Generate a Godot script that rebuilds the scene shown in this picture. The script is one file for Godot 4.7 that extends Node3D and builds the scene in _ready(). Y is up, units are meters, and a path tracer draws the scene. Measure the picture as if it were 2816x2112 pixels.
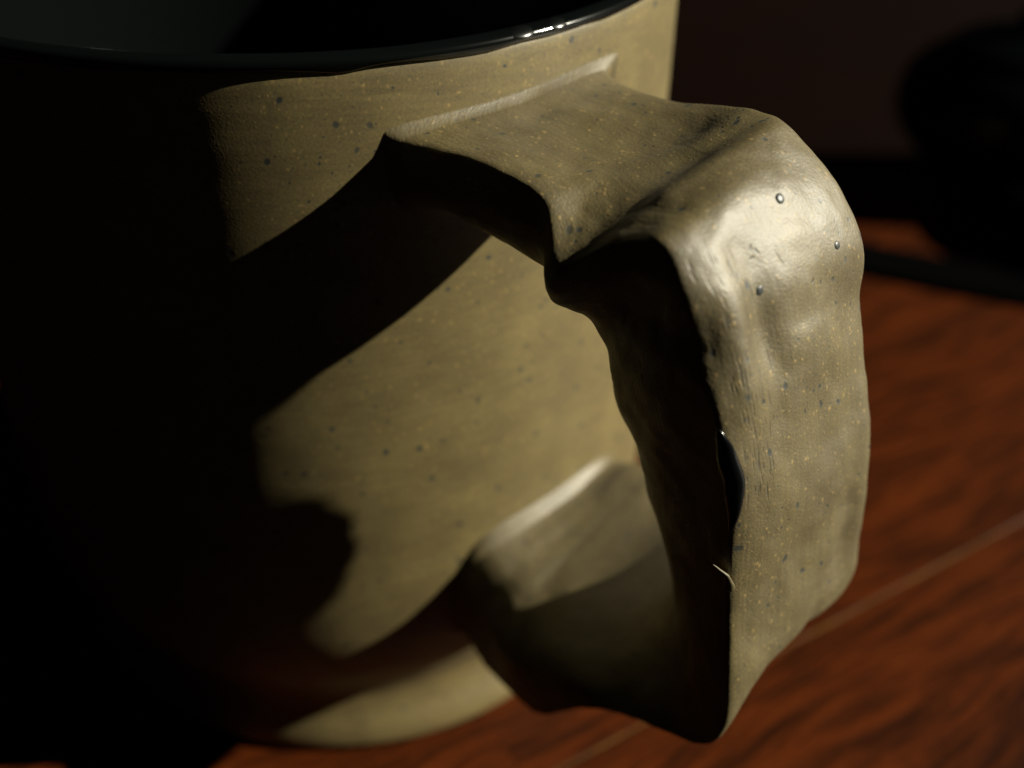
extends Node3D
# Close-up of a hand-built stoneware mug and its strap handle in low sun on a round plank table. Millimetres in the code, metres in the scene.

const MM := 0.001
const TURN := 50.0            # the handle points this many degrees from +x towards +z
var used := {}

# ---------------------------------------------------------------- naming
func numbered(called: String) -> String:
	if not used.has(called):
		used[called] = 0
		return called
	used[called] += 1
	return "%s_%03d" % [called, used[called]]

func tag(o: Node, label: String, category: String, group := "") -> void:
	o.set_meta("label", label)
	o.set_meta("category", category)
	if group != "":
		o.set_meta("group", group)

func thing(called: String, label: String, category: String, at := Vector3.ZERO) -> Node3D:
	var o := Node3D.new()
	o.name = numbered(called)
	add_child(o)
	o.position = at
	tag(o, label, category)
	return o

func obj(called: String, mesh: Mesh, mat: Material, parent: Node = self) -> MeshInstance3D:
	var o := MeshInstance3D.new()
	o.name = called
	o.mesh = mesh
	o.material_override = mat
	parent.add_child(o, true)
	return o

# ---------------------------------------------------------------- meshes
# a grid of points (rows x columns) as one smooth mesh; outward tells which side is the outside
func grid_mesh(p: Array, uv: Array, closed: bool, outward: Callable) -> ArrayMesh:
	var rows := p.size()
	var cols: int = p[0].size()
	var v := PackedVector3Array()
	var n := PackedVector3Array()
	var t := PackedVector2Array()
	var idx := PackedInt32Array()
	for i in rows:
		for j in cols:
			var a: Vector3 = p[mini(i + 1, rows - 1)][j] - p[maxi(i - 1, 0)][j]
			var jn := j + 1
			var jp := j - 1
			if closed:
				if jn > cols - 1: jn = 1
				if jp < 0: jp = cols - 2
			else:
				jn = mini(jn, cols - 1)
				jp = maxi(jp, 0)
			var b: Vector3 = p[i][jn] - p[i][jp]
			var m := a.cross(b)
			if m.length() < 1e-14:
				m = outward.call(i, j)
			m = m.normalized()
			if m.dot(outward.call(i, j)) < 0.0:
				m = -m
			v.append(p[i][j] * MM)
			n.append(m)
			t.append(uv[i][j])
	for i in rows - 1:
		for j in cols - 1:
			var q := [i * cols + j, i * cols + j + 1, (i + 1) * cols + j + 1, (i + 1) * cols + j]
			var face: Vector3 = (v[q[1]] - v[q[0]]).cross(v[q[2]] - v[q[0]])
			if face.length() < 1e-16:
				face = (v[q[2]] - v[q[0]]).cross(v[q[3]] - v[q[0]])
			if face.dot(n[q[0]] + n[q[2]]) > 0.0:
				idx.append_array([q[0], q[2], q[1], q[0], q[3], q[2]])
			else:
				idx.append_array([q[0], q[1], q[2], q[0], q[2], q[3]])
	var arr := []
	arr.resize(Mesh.ARRAY_MAX)
	arr[Mesh.ARRAY_VERTEX] = v
	arr[Mesh.ARRAY_NORMAL] = n
	arr[Mesh.ARRAY_TEX_UV] = t
	arr[Mesh.ARRAY_INDEX] = idx
	var mesh := ArrayMesh.new()
	mesh.add_surface_from_arrays(Mesh.PRIMITIVE_TRIANGLES, arr)
	return mesh

func smooth_path(pts: Array, per: int) -> Array:
	var out := []
	for i in pts.size() - 1:
		var a: Vector2 = pts[maxi(i - 1, 0)]
		var b: Vector2 = pts[i]
		var c: Vector2 = pts[i + 1]
		var d: Vector2 = pts[mini(i + 2, pts.size() - 1)]
		for k in per:
			out.append(b.cubic_interpolate(c, a, d, float(k) / per))
	out.append(pts[-1])
	return out

# a profile of (radius, height) turned about the y axis; wobble(angle, height, place along) adds to the radius
func lathe(profile: Array, around: int, tile: float, wobble: Callable, inward := false) -> ArrayMesh:
	var p := []
	var uv := []
	var along := 0.0
	for i in profile.size():
		if i > 0:
			along += (profile[i] - profile[i - 1]).length()
		var row := []
		var uvs := []
		for j in around + 1:
			var a := TAU * j / around - PI / 2.0
			var r: float = profile[i].x
			var y: float = profile[i].y
			var w: Vector2 = wobble.call(a, y, float(i) / (profile.size() - 1))
			r = maxf(r + w.x, 0.0)
			row.append(Vector3(cos(a) * r, y + w.y, sin(a) * r))
			uvs.append(Vector2(TAU * 42.0 * j / around / tile, along / tile))
		p.append(row)
		uv.append(uvs)
	var centre := Vector2(0, 0)
	var side := func(i: int, j: int) -> Vector3:
		var a := TAU * j / around - PI / 2.0
		var d: Vector2 = profile[mini(i + 1, profile.size() - 1)] - profile[maxi(i - 1, 0)]
		var nn := Vector2(d.y, -d.x) * (-1.0 if inward else 1.0)
		return Vector3(cos(a) * nn.x, nn.y, sin(a) * nn.x)
	return grid_mesh(p, uv, true, side)

# ---------------------------------------------------------------- textures
func noise(seed_: int, freq: float, oct := 3) -> FastNoiseLite:
	var n := FastNoiseLite.new()
	n.seed = seed_
	n.noise_type = FastNoiseLite.TYPE_SIMPLEX_SMOOTH
	n.frequency = freq
	n.fractal_octaves = oct
	return n

func tex(im: Image) -> ImageTexture:
	im.generate_mipmaps()
	return ImageTexture.create_from_image(im)

func spot(im: Image, x: float, y: float, rx: float, ry: float, turn: float, c: Color, soft := 0.35) -> void:
	var w := im.get_width()
	var h := im.get_height()
	var m := int(ceil(maxf(rx, ry))) + 1
	for dy in range(-m, m + 1):
		for dx in range(-m, m + 1):
			var q := Vector2(dx, dy).rotated(-turn)
			var d := sqrt(q.x * q.x / (rx * rx) + q.y * q.y / (ry * ry))
			if d < 1.0:
				var px := posmod(int(x) + dx, w)
				var py := posmod(int(y) + dy, h)
				var k := c.a * clampf((1.0 - d) / soft, 0.0, 1.0)
				var b := im.get_pixel(px, py)
				im.set_pixel(px, py, Color(lerpf(b.r, c.r, k), lerpf(b.g, c.g, k), lerpf(b.b, c.b, k)))

# speckled stoneware: colour and relief for a patch of that many pixels, per_mm pixels to the millimetre
func clay_images(w: int, h: int, per_mm: Vector2, seed_: int, tone := 1.0, lengthwise := false) -> Array:
	var col := Image.create(w, h, false, Image.FORMAT_RGB8)
	var rel := Image.create(w, h, false, Image.FORMAT_RGB8)
	var big := noise(seed_, 0.11, 3)
	var fine := noise(seed_ + 1, 1.6, 2)
	var streak := noise(seed_ + 2, 1.0, 2)
	var sand := RandomNumberGenerator.new()
	sand.seed = seed_ + 90
	var base := Color(0.392, 0.341, 0.192) * tone
	for y in h:
		for x in w:
			var mx := x / per_mm.x
			var my := y / per_mm.y
			var b := big.get_noise_2d(mx, my)
			var f := fine.get_noise_2d(mx * 1.7, my * 1.7)
			var s := streak.get_noise_2d(mx * 1.5, my * 0.10) if lengthwise else streak.get_noise_2d(mx * 0.12, my * 1.3)
			var k := 1.0 + 0.12 * b + 0.13 * f + 0.07 * s
			col.set_pixel(x, y, Color(base.r * k, base.g * k * (1.0 + 0.015 * b), base.b * k * (1.0 + 0.05 * b)))
			var r := 0.5 + 0.11 * f + 0.09 * s + 0.04 * sand.randfn()
			rel.set_pixel(x, y, Color(r, r, r))
	var rng := RandomNumberGenerator.new()
	rng.seed = seed_ * 7 + 3
	var area := w / per_mm.x * h / per_mm.y
	for i in int(area * 1.5):        # pale grog
		var x := rng.randf() * w
		var y := rng.randf() * h
		var r := 0.07 + 0.16 * pow(rng.randf(), 3.0)
		var c := Color(0.66, 0.54, 0.32, rng.randf_range(0.08, 0.6))
		spot(col, x, y, r * per_mm.x, r * per_mm.y * rng.randf_range(0.8, 1.6), rng.randf() * 0.6, c, 0.6)
		spot(rel, x, y, r * per_mm.x, r * per_mm.y, 0, Color(0.8, 0.8, 0.8, 0.6), 0.7)
	for i in int(area * 1.1):       # tiny dark grains
		var r := rng.randf_range(0.06, 0.13)
		spot(col, rng.randf() * w, rng.randf() * h, r * per_mm.x, r * per_mm.y, 0, Color(0.20, 0.20, 0.175, rng.randf_range(0.3, 0.8)), 0.7)
	for i in int(area * 0.10):      # iron spots
		var x := rng.randf() * w
		var y := rng.randf() * h
		var r := 0.10 + 0.28 * pow(rng.randf(), 2.5)
		var e := rng.randf_range(1.0, 1.6)
		var turn := rng.randf() * PI
		spot(col, x, y, r * per_mm.x * e, r * per_mm.y, turn, Color(0.125, 0.142, 0.140, rng.randf_range(0.6, 0.95)), 0.45)
		spot(rel, x, y, r * per_mm.x * e, r * per_mm.y, turn, Color(0.2, 0.2, 0.2, 0.8), 0.6)
	return [col, rel]

func clay_material(images: Array) -> StandardMaterial3D:
	var m := StandardMaterial3D.new()
	m.albedo_texture = tex(images[0])
	m.roughness = 0.57
	m.metallic_specular = 0.75
	m.heightmap_enabled = true
	m.heightmap_texture = tex(images[1])
	m.heightmap_scale = 0.005
	return m

func plain(c: Color, rough: float, spec := 0.5) -> StandardMaterial3D:
	var m := StandardMaterial3D.new()
	m.albedo_color = c.linear_to_srgb()
	m.roughness = rough
	m.metallic_specular = spec
	return m

func wood_material(seed_: int, light: Color, dark: Color) -> StandardMaterial3D:
	# 1024 px along the grain (200 mm) by 512 across (110 mm)
	var w := 1024
	var h := 512
	var col := Image.create(w, h, false, Image.FORMAT_RGB8)
	var rel := Image.create(w, h, false, Image.FORMAT_RGB8)
	var band := noise(seed_, 0.10, 3)
	var dash := noise(seed_ + 1, 0.62, 3)
	var pore := noise(seed_ + 2, 1.5, 2)
	for y in h:
		for x in w:
			var mx := x * 200.0 / w
			var my := y * 110.0 / h
			var bend := 5.0 * band.get_noise_2d(mx * 0.12, my * 0.25)
			var b := band.get_noise_2d(mx * 0.10 + 40.0, (my + bend) * 1.3)
			var d := dash.get_noise_2d(mx * 0.085, (my + bend))
			var q := pore.get_noise_2d(mx * 0.22, my * 1.0)
			var k := clampf(0.56 + 0.60 * b + 0.85 * d + 0.25 * q, 0.0, 1.0)
			col.set_pixel(x, y, dark.lerp(light, k))
			var r := clampf(0.5 + 0.4 * d + 0.3 * q, 0, 1)
			rel.set_pixel(x, y, Color(r, r, r))
	var m := StandardMaterial3D.new()
	m.albedo_texture = tex(col)
	m.roughness = 0.5
	m.metallic_specular = 0.2
	m.heightmap_enabled = true
	m.heightmap_texture = tex(rel)
	m.heightmap_scale = 0.008
	return m

# ---------------------------------------------------------------- the handle
# Sections along a bent strap: the broad outer face runs from a near edge to a far edge, and a rounded belly bulges towards the mug.
# A point is (reach from the mug's axis, height, offset across the strap towards the near side).
const WALL := [[0.0, 36.4], [0.5, 37.2], [1.6, 37.5], [3.4, 37.1], [6.0, 36.1], [8.4, 35.7], [10.6, 36.3], [13.0, 37.6], [17.0, 39.6], [22.0, 41.0], [28.0, 41.6], [36.0, 41.8], [46.0, 41.8], [58.0, 41.7], [70.0, 41.6], [80.0, 41.7], [87.0, 41.8], [89.6, 41.7], [90.3, 41.2]]

func wall_radius(y: float) -> float:
	for k in WALL.size() - 1:
		if y <= WALL[k + 1][0]:
			return lerpf(WALL[k][1], WALL[k + 1][1], clampf((y - WALL[k][0]) / (WALL[k + 1][0] - WALL[k][0]), 0.0, 1.0))
	return 41.2

func skin(s: float, y: float, w: float) -> Vector3:
	var r := wall_radius(y) + s
	return Vector3(sqrt(maxf(r * r - w * w, 1.0)), y, w)

func handle_stations() -> Array:
	var V := func(a, b, c): return Vector3(a, b, c)
	return [
		# near edge, far edge, belly, squareness of the belly, how far outside the mug's wall the whole section lies (or -9 where it is free)
		[skin(-1.2, 85.0, 16.6), skin(-1.2, 86.2, -12.0), skin(-1.2, 74.0, 7.0), 3.0, -1.2],
		[skin(0.1, 83.9, 15.6), skin(0.1, 85.6, -9.6), skin(0.1, 75.6, 8.0), 3.0, 0.1],
		[skin(0.9, 83.3, 14.8), skin(0.9, 85.0, -7.0), skin(0.9, 76.6, 8.0), 3.0, 0.9],
		[skin(3.2, 83.3, 13.8), skin(3.2, 84.5, -6.6), skin(3.2, 76.6, 8.0), 2.8, 3.2],
		[V.call(50.4, 83.8, 12.8), V.call(50.4, 84.6, -6.9), V.call(50.3, 76.0, 8.5), 2.6, -9.0],
		[V.call(55.2, 83.0, 12.3), V.call(56.6, 86.0, -7.2), V.call(54.4, 75.2, 8.0), 2.5, -9.0],
		[V.call(59.4, 79.8, 14.8), V.call(59.8, 86.4, -7.4), V.call(56.6, 75.0, 7.0), 2.2, -9.0],
		[V.call(62.4, 81.8, 12.4), V.call(62.4, 85.7, -7.6), V.call(57.6, 72.2, 6.8), 2.1, -9.0],
		[V.call(66.4, 83.4, 11.4), V.call(67.0, 82.4, -8.4), V.call(58.4, 68.4, 6.2), 2.0, -9.0],
		[V.call(69.0, 80.2, 11.2), V.call(70.0, 77.8, -9.0), V.call(58.6, 65.0, 5.8), 2.0, -9.0],
		[V.call(70.2, 75.5, 10.9), V.call(70.2, 72.6, -9.5), V.call(59.0, 62.2, 5.2), 2.0, -9.0],
		[V.call(72.2, 71.2, 10.2), V.call(71.4, 67.4, -10.0), V.call(60.0, 60.0, 4.6), 2.0, -9.0],
		[V.call(73.7, 65.2, 9.2), V.call(73.1, 60.6, -10.5), V.call(60.8, 56.6, 4.0), 2.0, -9.0],
		[V.call(73.9, 58.6, 8.6), V.call(73.8, 54.0, -11.0), V.call(61.7, 53.6, 3.5), 2.0, -9.0],
		[V.call(74.1, 52.0, 8.2), V.call(73.8, 48.4, -11.5), V.call(63.0, 51.0, 2.5), 2.2, -9.0],
		[V.call(75.2, 45.0, 8.1), V.call(74.0, 44.2, -11.9), V.call(63.6, 47.4, 0.6), 2.1, -9.0],
		[V.call(75.9, 38.4, 8.3), V.call(73.2, 41.8, -12.0), V.call(63.0, 43.6, -1.6), 2.2, -9.0],
		[V.call(74.2, 34.4, 8.6), V.call(70.6, 40.6, -12.2), V.call(60.8, 40.0, -3.0), 2.5, -9.0],
		[V.call(68.8, 32.2, 9.4), V.call(65.6, 39.8, -12.6), V.call(57.2, 37.6, -3.0), 3.0, -9.0],
		[V.call(61.6, 29.6, 11.0), V.call(59.2, 37.4, -13.2), V.call(53.0, 36.3, -3.0), 3.6, -9.0],
		[V.call(54.2, 22.8, 11.9), V.call(52.8, 32.0, -14.0), V.call(48.6, 35.7, -1.0), 5.0, -9.0],
		[skin(4.4, 21.4, 10.6), skin(4.4, 28.4, -14.6), skin(4.4, 35.6, 0.0), 5.5, 4.4],
		[skin(1.1, 22.8, 10.6), skin(1.1, 25.6, -15.2), skin(1.1, 36.1, 0.0), 5.0, 1.1],
		[skin(0.1, 22.2, 11.2), skin(0.1, 24.0, -16.0), skin(0.1, 37.4, 0.0), 4.0, 0.1],
		[skin(-1.2, 20.4, 11.8), skin(-1.2, 22.0, -17.0), skin(-1.2, 38.6, 0.0), 4.0, -1.2],
	]

# dents and lumps: station, place across (-1 far .. 1 near), place between faces (1 outer .. -1 inner), widths, amount in mm, push (0 along the surface, 1 towards the near side)
const LUMPS := [
	[11.8, -0.38, -0.85, 1.9, 0.55, 0.7, -1.9, 0],
	[9.4, -0.55, -0.65, 0.7, 0.5, 0.8, -1.8, 0],
	[8.7, -0.55, -0.65, 0.5, 0.5, 0.8, -0.9, 0],
	[10.6, -0.50, -0.80, 0.8, 0.5, 0.7, -0.7, 0],
	[13.2, -0.40, -0.80, 0.9, 0.5, 0.7, -0.6, 0],   # the grip's belly swells towards the mug
	[1.6, 0.15, 1.0, 2.0, 0.6, 0.6, -0.3, 0],       # the upper join sags between its ends
	[6.0, 0.3, 1.0, 0.9, 0.5, 0.6, 1.0, 0],         # crest above the drooping near lobe
	[4.8, 0.1, 1.0, 1.3, 0.8, 0.6, -1.7, 0],       # thumbed hollow on top
	[4.9, -0.55, 1.0, 0.45, 0.40, 0.5, -0.8, 0],
	[7.2, 0.0, 1.0, 1.2, 0.75, 0.5, 1.1, 0],       # the hump beyond it
	[10.1, 0.0, 1.0, 1.2, 0.75, 0.6, 1.5, 0],
	[8.6, 0.0, 1.0, 0.8, 0.8, 0.6, -0.4, 0],       # broad knuckle of the bend
	[11.7, -0.15, 1.0, 0.9, 0.7, 0.5, -0.4, 0],     # shallow waist below it
	[10.0, 0.76, 1.0, 0.9, 0.20, 0.7, 1.4, 0],       # bead along the near edge
	[10.0, 0.40, 1.0, 1.0, 0.14, 0.7, -0.45, 0],     # and the crease beside it
	[13.6, -0.66, 1.0, 1.6, 0.22, 0.5, -0.7, 0],    # hollow along the far edge
	[15.4, -0.25, 1.0, 0.8, 0.14, 0.5, -0.35, 0],
	[17.1, 0.15, 1.0, 1.2, 0.62, 0.6, -4.2, 0],
	[19.9, 0.30, 1.0, 1.6, 0.45, 0.6, -1.8, 0],       # the outer face turns under, leaving a lip at its near edge
]

func handle_point(stations: Array, s: float, phi: float, lump: FastNoiseLite) -> Vector3:
	var i := mini(int(s), stations.size() - 2)
	var f := s - i
	var q := [stations[maxi(i - 1, 0)], stations[i], stations[i + 1], stations[mini(i + 2, stations.size() - 1)]]
	var c := []
	for k in 3:
		c.append((q[1][k] as Vector3).cubic_interpolate(q[2][k], q[0][k], q[3][k], f))
	var near: Vector3 = c[0]
	var far: Vector3 = c[1]
	var belly: Vector3 = c[2]
	var n: float = lerpf(q[1][3], q[2][3], f)
	var ab := clampf(2.0 * (belly.z - far.z) / (near.z - far.z) - 1.0, -0.9, 0.9)
	var deep: Vector3 = belly - far.lerp(near, (1.0 + ab) / 2.0)
	deep.z = 0.0
	var out_dir: Vector3 = -deep.normalized()
	var near_dir: Vector3 = (near - far).normalized()
	var a := 0.0            # 1 near, -1 far
	var b := 0.0            # 1 outer, -1 inner
	var p: Vector3
	var k := cos(phi)
	if sin(phi) >= 0.0:
		a = signf(k) * pow(absf(k), 2.0 / 3.0)
		b = pow(sin(phi), 2.0 / 3.0)
		p = far.lerp(near, (1.0 + a) / 2.0) + out_dir * b * 1.2
	else:
		if k < 0.0:        # thinner towards the far edge in the upper half
			n = maxf(1.35, n * lerpf(0.72, 1.32, smoothstep(7.3, 8.6, s)) * lerpf(1.0, 0.72, smoothstep(13.0, 15.0, s)))
		var e := signf(k) * pow(absf(k), 2.0 / n)
		b = -pow(-sin(phi), 2.0 / n)
		a = ab + (1.0 - ab) * e if e > 0.0 else ab + (1.0 + ab) * e
		p = far.lerp(near, (1.0 + a) / 2.0) - deep * b
	var push: Vector3 = (out_dir * b * b * b + near_dir * a * a * a).normalized()
	for l in LUMPS:
		var e: float = pow((s - l[0]) / l[3], 2) + pow((a - l[1]) / l[4], 2) + pow((b - l[2]) / l[5], 2)
		if e < 9.0:
			var g: float = exp(-e) * l[6]
			p += near_dir * g if l[7] == 1 else out_dir * g
	var free := smoothstep(0.0, 3.5, s) * smoothstep(24.0, 20.5, s)
	p += push * free * (0.32 * lump.get_noise_3d(p.x, p.y, p.z) + 0.10 * lump.get_noise_3d(p.x * 3.1, p.y * 3.1, p.z * 3.1))
	# near the wall the section follows the mug's curve
	var on := [0.0 if q[1][4] < -5.0 else 1.0, 0.0 if q[2][4] < -5.0 else 1.0]
	var weight: float = lerpf(on[0], on[1], smoothstep(0.0, 1.0, f))
	if weight > 0.0:
		var d0: float = q[1][4] if on[0] > 0.0 else 8.5
		var d1: float = q[2][4] if on[1] > 0.0 else 8.5
		var shell := skin(lerpf(d0, d1, f), p.y, p.z)
		p.x = lerpf(p.x, shell.x, weight)
	return p

func to_world(p: Vector3) -> Vector3:
	var t := deg_to_rad(TURN)
	return Vector3(cos(t) * p.x - sin(t) * p.z, p.y, sin(t) * p.x + cos(t) * p.z)

# ---------------------------------------------------------------- scene
func _ready() -> void:
	# camera
	var cam := Camera3D.new()
	cam.name = "camera"
	var lens := CameraAttributesPhysical.new()
	lens.frustum_focal_length = 35.39
	lens.frustum_focus_distance = 0.0905
	lens.frustum_near = 0.005
	lens.frustum_far = 40.0
	lens.exposure_aperture = 13.5
	add_child(cam)
	cam.attributes = lens
	cam.fov = 37.46
	cam.near = 0.005
	cam.far = 40.0
	cam.position = Vector3(23.67, 121.05, 129.03) * MM
	cam.rotation_degrees = Vector3(-34.87, 0, 0)
	cam.current = true

	# a dim room's worth of sky, and the low sun
	var sky_look := ProceduralSkyMaterial.new()
	sky_look.sky_top_color = Color(0.60, 0.72, 0.70)
	sky_look.sky_horizon_color = Color(0.62, 0.66, 0.60)
	sky_look.ground_bottom_color = Color(0.25, 0.18, 0.12)
	sky_look.ground_horizon_color = Color(0.35, 0.28, 0.22)
	var sky := Sky.new()
	sky.sky_material = sky_look
	var env := Environment.new()
	env.background_mode = Environment.BG_SKY
	env.sky = sky
	env.background_energy_multiplier = 0.003
	env.tonemap_mode = Environment.TONE_MAPPER_LINEAR
	env.tonemap_exposure = 2.05
	env.sdfgi_enabled = true
	env.ssao_enabled = true
	env.ssil_enabled = true
	var world := WorldEnvironment.new()
	world.name = "world"
	world.environment = env
	add_child(world)
	var sun := DirectionalLight3D.new()
	sun.name = "sun"
	sun.light_color = Color(1.0, 0.975, 0.89)
	sun.light_energy = 1.3
	sun.light_angular_distance = 0.55
	sun.shadow_enabled = true
	add_child(sun)
	var az := deg_to_rad(2.0)
	var el := deg_to_rad(29.5)
	sun.look_at_from_position(Vector3(cos(az) * cos(el), sin(el), sin(az) * cos(el)), Vector3.ZERO)

	build_floor()
	build_table()
	build_mug()
	build_jar()

func build_floor() -> void:
	var p := []
	var uv := []
	for i in 2:
		var row := []
		var uvs := []
		for j in 2:
			row.append(Vector3(-8000.0 + 16000.0 * j, -720.0, -9000.0 + 12000.0 * i))
			uvs.append(Vector2(j * 12.0, i * 18.0))
		p.append(row)
		uv.append(uvs)
	var m := wood_material(71, Color(0.066, 0.024, 0.013), Color(0.036, 0.012, 0.007))
	var o := obj("floor", grid_mesh(p, uv, false, func(_i, _j): return Vector3.UP), m)
	o.set_meta("kind", "structure")

# ---------------------------------------------------------------- table
func prism(poly: PackedVector2Array, top: float, deep: float, along: Vector2, bevel: float, shift: Vector2) -> ArrayMesh:
	var st := SurfaceTool.new()
	st.begin(Mesh.PRIMITIVE_TRIANGLES)
	var across := Vector2(-along.y, along.x)
	var inner := poly
	var shrunk := Geometry2D.offset_polygon(poly, -bevel)
	if shrunk.size() == 1 and bevel > 0.0:
		inner = shrunk[0]
	var put := func(q: Vector2, y: float, n: Vector3) -> void:
		st.set_normal(n)
		st.set_uv(Vector2(q.dot(along) / 200.0, q.dot(across) / 110.0) + shift)
		st.add_vertex(Vector3(q.x, y, q.y) * MM)
	var tri := Geometry2D.triangulate_polygon(inner)
	for k in range(0, tri.size(), 3):
		var a := inner[tri[k]]
		var b := inner[tri[k + 1]]
		var c := inner[tri[k + 2]]
		var flip := (b - a).cross(c - a) < 0.0
		for q in ([a, c, b] if flip else [a, b, c]):
			put.call(q, top, Vector3.UP)
		for q in ([a, b, c] if flip else [a, c, b]):
			put.call(q, top - deep, Vector3.DOWN)
	# bevel and sides: walk the inner outline and step out by the bevel
	var m := inner.size()
	var ccw := not Geometry2D.is_polygon_clockwise(inner)
	for k in m:
		var a := inner[k]
		var b := inner[(k + 1) % m]
		var nrm := Vector2((b - a).y, -(b - a).x).normalized()
		if not ccw: nrm = -nrm
		var oa := a + nrm * bevel
		var ob := b + nrm * bevel
		var slope := Vector3(nrm.x, 1.0, nrm.y).normalized()
		var flat := Vector3(nrm.x, 0, nrm.y)
		for q in [[a, top, slope], [oa, top - bevel, slope], [ob, top - bevel, slope], [a, top, slope], [ob, top - bevel, slope], [b, top, slope]]:
			put.call(q[0], q[1], q[2])
		for q in [[oa, top - bevel, flat], [oa, top - deep, flat], [ob, top - deep, flat], [oa, top - bevel, flat], [ob, top - deep, flat], [ob, top - bevel, flat]]:
			put.call(q[0], q[1], q[2])
	return st.commit()

func build_table() -> void:
	var table := thing("wooden_table", "narrow reddish brown plank table in low sun under the mug", "table")
	var along := Vector2(0.851, -0.525).normalized()
	var across := Vector2(-along.y, along.x)      # towards the camera and right
	var disc := PackedVector2Array()
	for q in [[-130, -152, -1, -1], [420, -152, 1, -1], [420, 58, 1, 1], [-130, 58, -1, 1]]:      # rounded corners
		for k in 9:
			var turn := Vector2(signf(q[2]), signf(q[3]))
			var start := Vector2(turn.x, 0).angle() if turn.x * turn.y > 0.0 else Vector2(0, turn.y).angle()
			disc.append(Vector2(q[0], q[1]) - turn * 12.0 + Vector2.from_angle(start + PI / 2.0 * k / 8.0) * 12.0)
	var looks := []
	for k in 3:
		looks.append(wood_material(11 + 5 * k, Color(0.300, 0.126, 0.026), Color(0.150, 0.055, 0.010)))
	var filler := plain(Color(0.115, 0.058, 0.016), 0.9, 0.05)
	var joint := 49.5
	for k in range(-4, 10):
		var lo := joint + 110.0 * (k - 1) + 0.12
		var hi := joint + 110.0 * k - 0.12
		var strip := PackedVector2Array([along * -900.0 + across * lo, along * 900.0 + across * lo, along * 900.0 + across * hi, along * -900.0 + across * hi])
		for piece in Geometry2D.intersect_polygons(strip, disc):
			var o := obj("board", prism(piece, 0.0, 22.0, along, 0.15, Vector2(0.37 * k, 0.5 * k)), looks[posmod(k, 3)], table)
	# pale worn filler in the joint that crosses the foreground
	for k in [0]:
		var at: float = joint + 110.0 * k
		var p := []
		var uv := []
		var n := noise(5, 0.05, 3)
		for i in 160:
			var d := -60.0 + 260.0 * i / 159.0
			var half := 0.03 + 0.46 * clampf(n.get_noise_1d(d) * 3.0 + 0.05, 0.0, 1.0)
			var high := -0.18 + 0.22 * clampf(n.get_noise_1d(d * 2.0 + 90.0) + 0.4, 0.0, 1.0)
			var row := []
			var uvs := []
			for e in [[-1.0, -0.5], [-0.6, 0.0], [0.0, 0.12], [0.6, 0.0], [1.0, -0.5]]:
				var q: Vector2 = along * d + across * (at + half * e[0])
				row.append(Vector3(q.x, high + e[1], q.y))
				uvs.append(Vector2(d / 20.0, e[0]))
			p.append(row)
			uv.append(uvs)
		obj("joint_filler", grid_mesh(p, uv, false, func(_i, _j): return Vector3.UP), filler, table)

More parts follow.
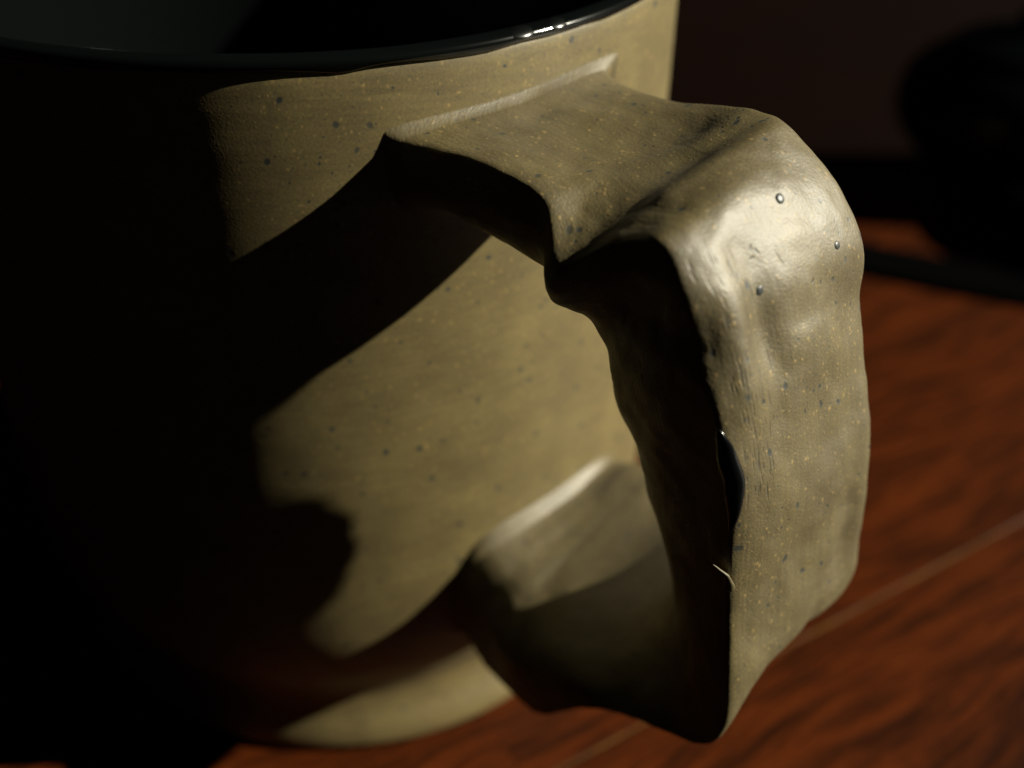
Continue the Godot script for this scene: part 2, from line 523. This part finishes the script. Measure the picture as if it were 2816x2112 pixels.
# ---------------------------------------------------------------- mug
func build_mug() -> void:
	var mug := thing("stoneware_mug", "speckled buff stoneware mug with black glazed lip and thick strap handle", "mug")
	var body_clay := clay_material(clay_images(1024, 1024, Vector2(16.0, 16.0), 3))
	var handle_images := clay_images(1024, 2048, Vector2(16.0, 16.0), 17, 0.85, true)
	mark_handle(handle_images)
	var handle_clay := clay_material(handle_images)
	body_clay.heightmap_scale = 0.0015
	handle_clay.heightmap_scale = 0.0075
	var ring := noise(31, 0.5, 2)
	var swell := noise(32, 0.9, 2)
	var wall := [Vector2(0, 1.2), Vector2(31.5, 1.2), Vector2(33.5, 0.7), Vector2(34.6, 0.0)]
	for q in WALL:
		wall.append(Vector2(q[1], q[0]))
	var uneven := func(a: float, y: float, _k: float) -> Vector2:
		var rise := 0.34 * exp(-pow((a - 1.75) / 0.5, 2.0)) * smoothstep(60.0, 88.0, y)
		var up := smoothstep(2.0, 14.0, y) * smoothstep(92.0, 84.0, y)
		return Vector2(up * (0.035 * ring.get_noise_2d(cos(a) * 1.5 + y * 0.9, sin(a) * 1.5) + 0.06 * swell.get_noise_3d(cos(a), y * 0.03, sin(a))), rise)
	obj("body", lathe(smooth_path(wall, 6), 240, 64.0, uneven), body_clay, mug)
	# black glaze: over the lip and down the inside
	var glaze := plain(Color(0.0022, 0.0030, 0.0029), 0.15, 0.55)
	var drip := noise(41, 0.9, 3)
	var lip := [Vector2(41.8, 90.0), Vector2(41.98, 90.15), Vector2(42.05, 90.4), Vector2(41.85, 90.75), Vector2(41.4, 90.95), Vector2(40.8, 91.05), Vector2(40.2, 90.8), Vector2(39.7, 90.2), Vector2(39.3, 89.0), Vector2(39.0, 86.0), Vector2(38.9, 75.0), Vector2(38.5, 40.0), Vector2(36.0, 18.0), Vector2(33.0, 8.5), Vector2(29.0, 5.4), Vector2(20.0, 4.6), Vector2(0.0, 4.5)]
	var lip_wave := func(a: float, y: float, k: float) -> Vector2:
		var low := smoothstep(0.16, 0.0, k)
		var d := drip.get_noise_2d(cos(a) * 3.0, sin(a) * 3.0)
		var top := (0.12 * drip.get_noise_2d(cos(a) * 1.2 + 9.0, sin(a) * 1.2) + 0.34 * exp(-pow((a - 1.75) / 0.5, 2.0))) * smoothstep(60.0, 88.0, y)
		return Vector2(0.0, top + low * (0.35 * d - 0.1 - 0.35 * exp(-pow((a - 1.33) / 0.05, 2.0))))
	obj("glaze", lathe(smooth_path(lip, 6), 240, 64.0, lip_wave), glaze, mug)
	# two thick beads of glaze on the lip
	var shine := plain(Color(0.0022, 0.0030, 0.0029), 0.26, 1.0)
	for q in [[54.0, 4.2, 0.34], [48.6, 3.6, 0.30]]:
		var line := []
		var turns := []
		var sizes := []
		for i in 17:
			var k := i / 16.0
			var a := deg_to_rad(q[0] + q[1] * (k - 0.5))
			line.append(Vector3(cos(a) * 41.5, 90.72, sin(a) * 41.5))
			turns.append(Vector3(cos(a) * 0.45, 1.0, sin(a) * 0.45).normalized())
			sizes.append(Vector2(q[2] * 2.4, q[2]) * pow(sin(PI * clampf(k, 0.02, 0.98)), 0.5))
		obj("glaze_bead", blob(line, turns, sizes), shine, mug)
	build_handle(mug, handle_clay)

# scratches, cracks and pits on the handle's own texture (x runs round the section, y along the strap)
func mark_handle(images: Array) -> void:
	var rng := RandomNumberGenerator.new()
	rng.seed = 77
	for i in 90:       # torn drag marks along the near outer corner
		var v := rng.randf_range(0.255, 0.425)
		var u := rng.randf_range(0.350, 0.395) + rng.randf_range(0.0, 0.05) * rng.randf()
		var long := rng.randf_range(3.0, 26.0)
		var thin := rng.randf_range(1.0, 2.4)
		spot(images[1], u * 1024, v * 2048, thin, long, rng.randf_range(-0.10, 0.10), Color(0.0, 0.0, 0.0, 0.9), 0.7)
		spot(images[0], u * 1024, v * 2048, thin * 0.7, long * 0.8, 0, Color(0.12, 0.10, 0.08, rng.randf_range(0.2, 0.7)), 0.7)
	for q in [[0.449, 0.256, 0.5], [0.455, 0.259, -0.4], [0.446, 0.262, 1.2], [0.405, 0.262, 0.1], [0.412, 0.270, 0.2], [0.530, 0.286, 0.8], [0.548, 0.288, 0.3]]:      # torn pits
		spot(images[1], q[0] * 1024, q[1] * 2048, 2.4, 6.0, q[2], Color(0, 0, 0, 1), 0.6)
		spot(images[0], q[0] * 1024, q[1] * 2048, 2.0, 5.0, q[2], Color(0.07, 0.06, 0.05, 0.85), 0.6)
	spot(images[1], 0.492 * 1024, 0.262 * 2048, 7.0, 26.0, -0.25, Color(1, 1, 1, 0.8), 0.9)      # raised smear on the knuckle
	spot(images[1], 0.484 * 1024, 0.268 * 2048, 2.0, 17.0, -0.25, Color(0, 0, 0, 1), 0.7)

func build_handle(mug: Node3D, clay: Material) -> void:
	var stations := handle_stations()
	var lump := noise(51, 0.11, 2)
	var around := 144
	var per := 14
	var rows := (stations.size() - 1) * per + 1
	var p := []
	var uv := []
	var down := 0.0
	for i in rows:
		var s := float(i) / per
		var row := []
		var uvs := []
		var arc := [0.0]
		for j in around + 1:
			row.append(to_world(handle_point(stations, s, TAU * j / around - PI / 2.0, lump)))
			if j > 0:
				arc.append(arc[-1] + (row[j] - row[j - 1]).length())
		if i > 0:
			down += (row[around / 2] - p[-1][around / 2]).length()
		for j in around + 1:
			uvs.append(Vector2(0.5 + (arc[j] - arc[around / 2]) / 64.0, down / 128.0))
		p.append(row)
		uv.append(uvs)
	var middles := []
	for row in p:
		var m := Vector3.ZERO
		for j in around:
			m += row[j]
		middles.append(m / around)
	var handle := obj("handle", grid_mesh(p, uv, true, func(i, j): return p[i][j] - middles[i]), clay, mug)
	var at := func(s: float, degrees: float) -> Vector3: return to_world(handle_point(stations, s, deg_to_rad(degrees), lump))
	var out_of := func(s: float, degrees: float) -> Vector3:
		var along: Vector3 = at.call(s + 0.1, degrees) - at.call(s - 0.1, degrees)
		var round: Vector3 = at.call(s, degrees + 6.0) - at.call(s, degrees - 6.0)
		var nn := along.cross(round).normalized()
		var i := int(s * per)
		return nn if nn.dot(at.call(s, degrees) - middles[i]) > 0.0 else -nn
	var black := plain(Color(0.003, 0.0035, 0.004), 0.16, 0.5)
	# a run of black glaze down the near edge
	var line := []
	var sizes := []
	var turns := []
	for i in 33:
		var k := i / 32.0
		var s := lerpf(11.15, 12.80, k)
		var deg := 3.0 + 7.0 * sin(PI * k)
		line.append(at.call(s, deg))
		turns.append(out_of.call(s, deg))
		sizes.append(Vector2(0.85, 0.55) * pow(maxf(sin(PI * pow(k, 0.8)), 0.0), 0.8) + Vector2(0.01, 0.01))
	obj("glaze_run", blob(line, turns, sizes), black, handle)
	# a torn burr of clay on the near edge
	line = []
	sizes = []
	turns = []
	for i in 17:
		var k := i / 16.0
		var s := lerpf(13.75, 13.15, k)
		var deg := lerpf(12.0, -9.0, k)
		var nn: Vector3 = out_of.call(s, deg)
		line.append(at.call(s, deg) + nn * (0.05 + 1.1 * k * k) + to_world(Vector3(1.1 * k * k, 0, 0)))
		turns.append(nn)
		sizes.append(Vector2(0.55, 0.36) * (1.0 - 0.85 * k) * smoothstep(0.0, 0.15, k + 0.04))
	obj("clay_burr", blob(line, turns, sizes), clay, handle)
	# three small glaze blisters on the bend
	var grey := plain(Color(0.035, 0.040, 0.040), 0.40, 0.5)
	for q in [[8.05, 94.0, 0.42], [8.93, 115.0, 0.34], [9.30, 77.0, 0.38]]:
		var ball := SphereMesh.new()
		ball.radius = q[2] * MM
		ball.height = q[2] * 0.55 * MM
		ball.radial_segments = 20
		ball.rings = 10
		var o := obj("glaze_blister", ball, grey, handle)
		var up: Vector3 = out_of.call(q[0], q[1])
		var side := up.cross(Vector3.RIGHT).normalized()
		o.transform = Transform3D(Basis(side.cross(up).normalized(), up, side), (at.call(q[0], q[1]) as Vector3) * MM)

# a lump drawn out along a line: sizes are (half width, height) and turns the way it stands out
func blob(line: Array, turns: Array, sizes: Array) -> ArrayMesh:
	var p := []
	var uv := []
	var last := line.size() - 1
	for i in last + 1:
		var d: Vector3 = (line[mini(i + 1, last)] - line[maxi(i - 1, 0)]).normalized()
		var up: Vector3 = turns[i]
		var side := d.cross(up).normalized()
		var row := []
		var uvs := []
		for j in 19:
			var a := TAU * j / 18.0
			row.append(line[i] + side * cos(a) * sizes[i].x + up * sin(a) * sizes[i].y)
			uvs.append(Vector2(0.45 + j * 0.0006, 0.5 + i * 0.0006))
		p.append(row)
		uv.append(uvs)
	return grid_mesh(p, uv, true, func(i, j): return p[i][j] - line[i])

# ---------------------------------------------------------------- black things behind
func build_jar() -> void:
	var jar := thing("black_jar", "round black glazed jar, out of focus at the right behind the mug's handle", "jar", Vector3(148.0, 0, -137.0) * MM)
	var black := plain(Color(0.001, 0.0014, 0.002), 0.3, 0.2)
	var prof := [Vector2(0, 0), Vector2(12, 0), Vector2(13, 1.2), Vector2(15, 2.8), Vector2(22, 6.5), Vector2(27.5, 12), Vector2(29.5, 18), Vector2(28, 25), Vector2(23, 30), Vector2(18, 32)]
	obj("body", lathe(smooth_path(prof, 5), 72, 64.0, func(_a, _y, _k): return Vector2.ZERO), black, jar)
	var lid := [Vector2(18.6, 32.2), Vector2(18.8, 33.2), Vector2(16, 34.8), Vector2(10, 36.4), Vector2(4.5, 37.2), Vector2(3.4, 38.0), Vector2(5.2, 39.6), Vector2(4.6, 41.4), Vector2(0, 42.0)]
	obj("lid", lathe(smooth_path(lid, 5), 64, 64.0, func(_a, _y, _k): return Vector2.ZERO), black, jar)
	# a strap rolled up on the table, its free end lying out to the left
	var strap := thing("black_strap", "rolled black strap with its free end on the table in front of the jar", "strap")
	var matt := plain(Color(0.0015, 0.0015, 0.0015), 0.9, 0.03)
	var line := []
	for i in 40:
		line.append(Vector2(88.0, -99.0).lerp(Vector2(152.0, -71.0), i / 39.0) + Vector2(0, 1.5 * sin(PI * i / 39.0)))
	var p := []
	var uv := []
	for i in 40:
		var d: Vector2 = (line[mini(i + 1, 39)] - line[maxi(i - 1, 0)]).normalized()
		var side := Vector2(-d.y, d.x)
		var row := []
		var uvs := []
		for j in 13:
			var a := TAU * j / 12.0
			var q: Vector2 = line[i] + side * 7.0 * signf(cos(a)) * pow(absf(cos(a)), 0.4)
			row.append(Vector3(q.x, 0.9 + 0.9 * signf(sin(a)) * pow(absf(sin(a)), 0.5), q.y))
			uvs.append(Vector2(j / 12.0, i / 39.0))
		p.append(row)
		uv.append(uvs)
	obj("free_end", grid_mesh(p, uv, true, func(i, j): return p[i][j] - (p[i][0] + p[i][6]) / 2.0), matt, strap)
	var roll := []
	for k in 7:
		var r := 31.0 - 2.4 * k
		roll.append_array([Vector2(r, 0.1), Vector2(r, 10.0), Vector2(r - 0.5, 10.8), Vector2(r - 1.6, 10.8), Vector2(r - 2.1, 10.0)])
	roll.append_array([Vector2(14.0, 0.1)])
	var o := obj("roll", lathe(roll, 72, 64.0, func(_a, _y, _k): return Vector2.ZERO), matt, strap)
	o.position = Vector3(167.0, 0.0, -106.0) * MM
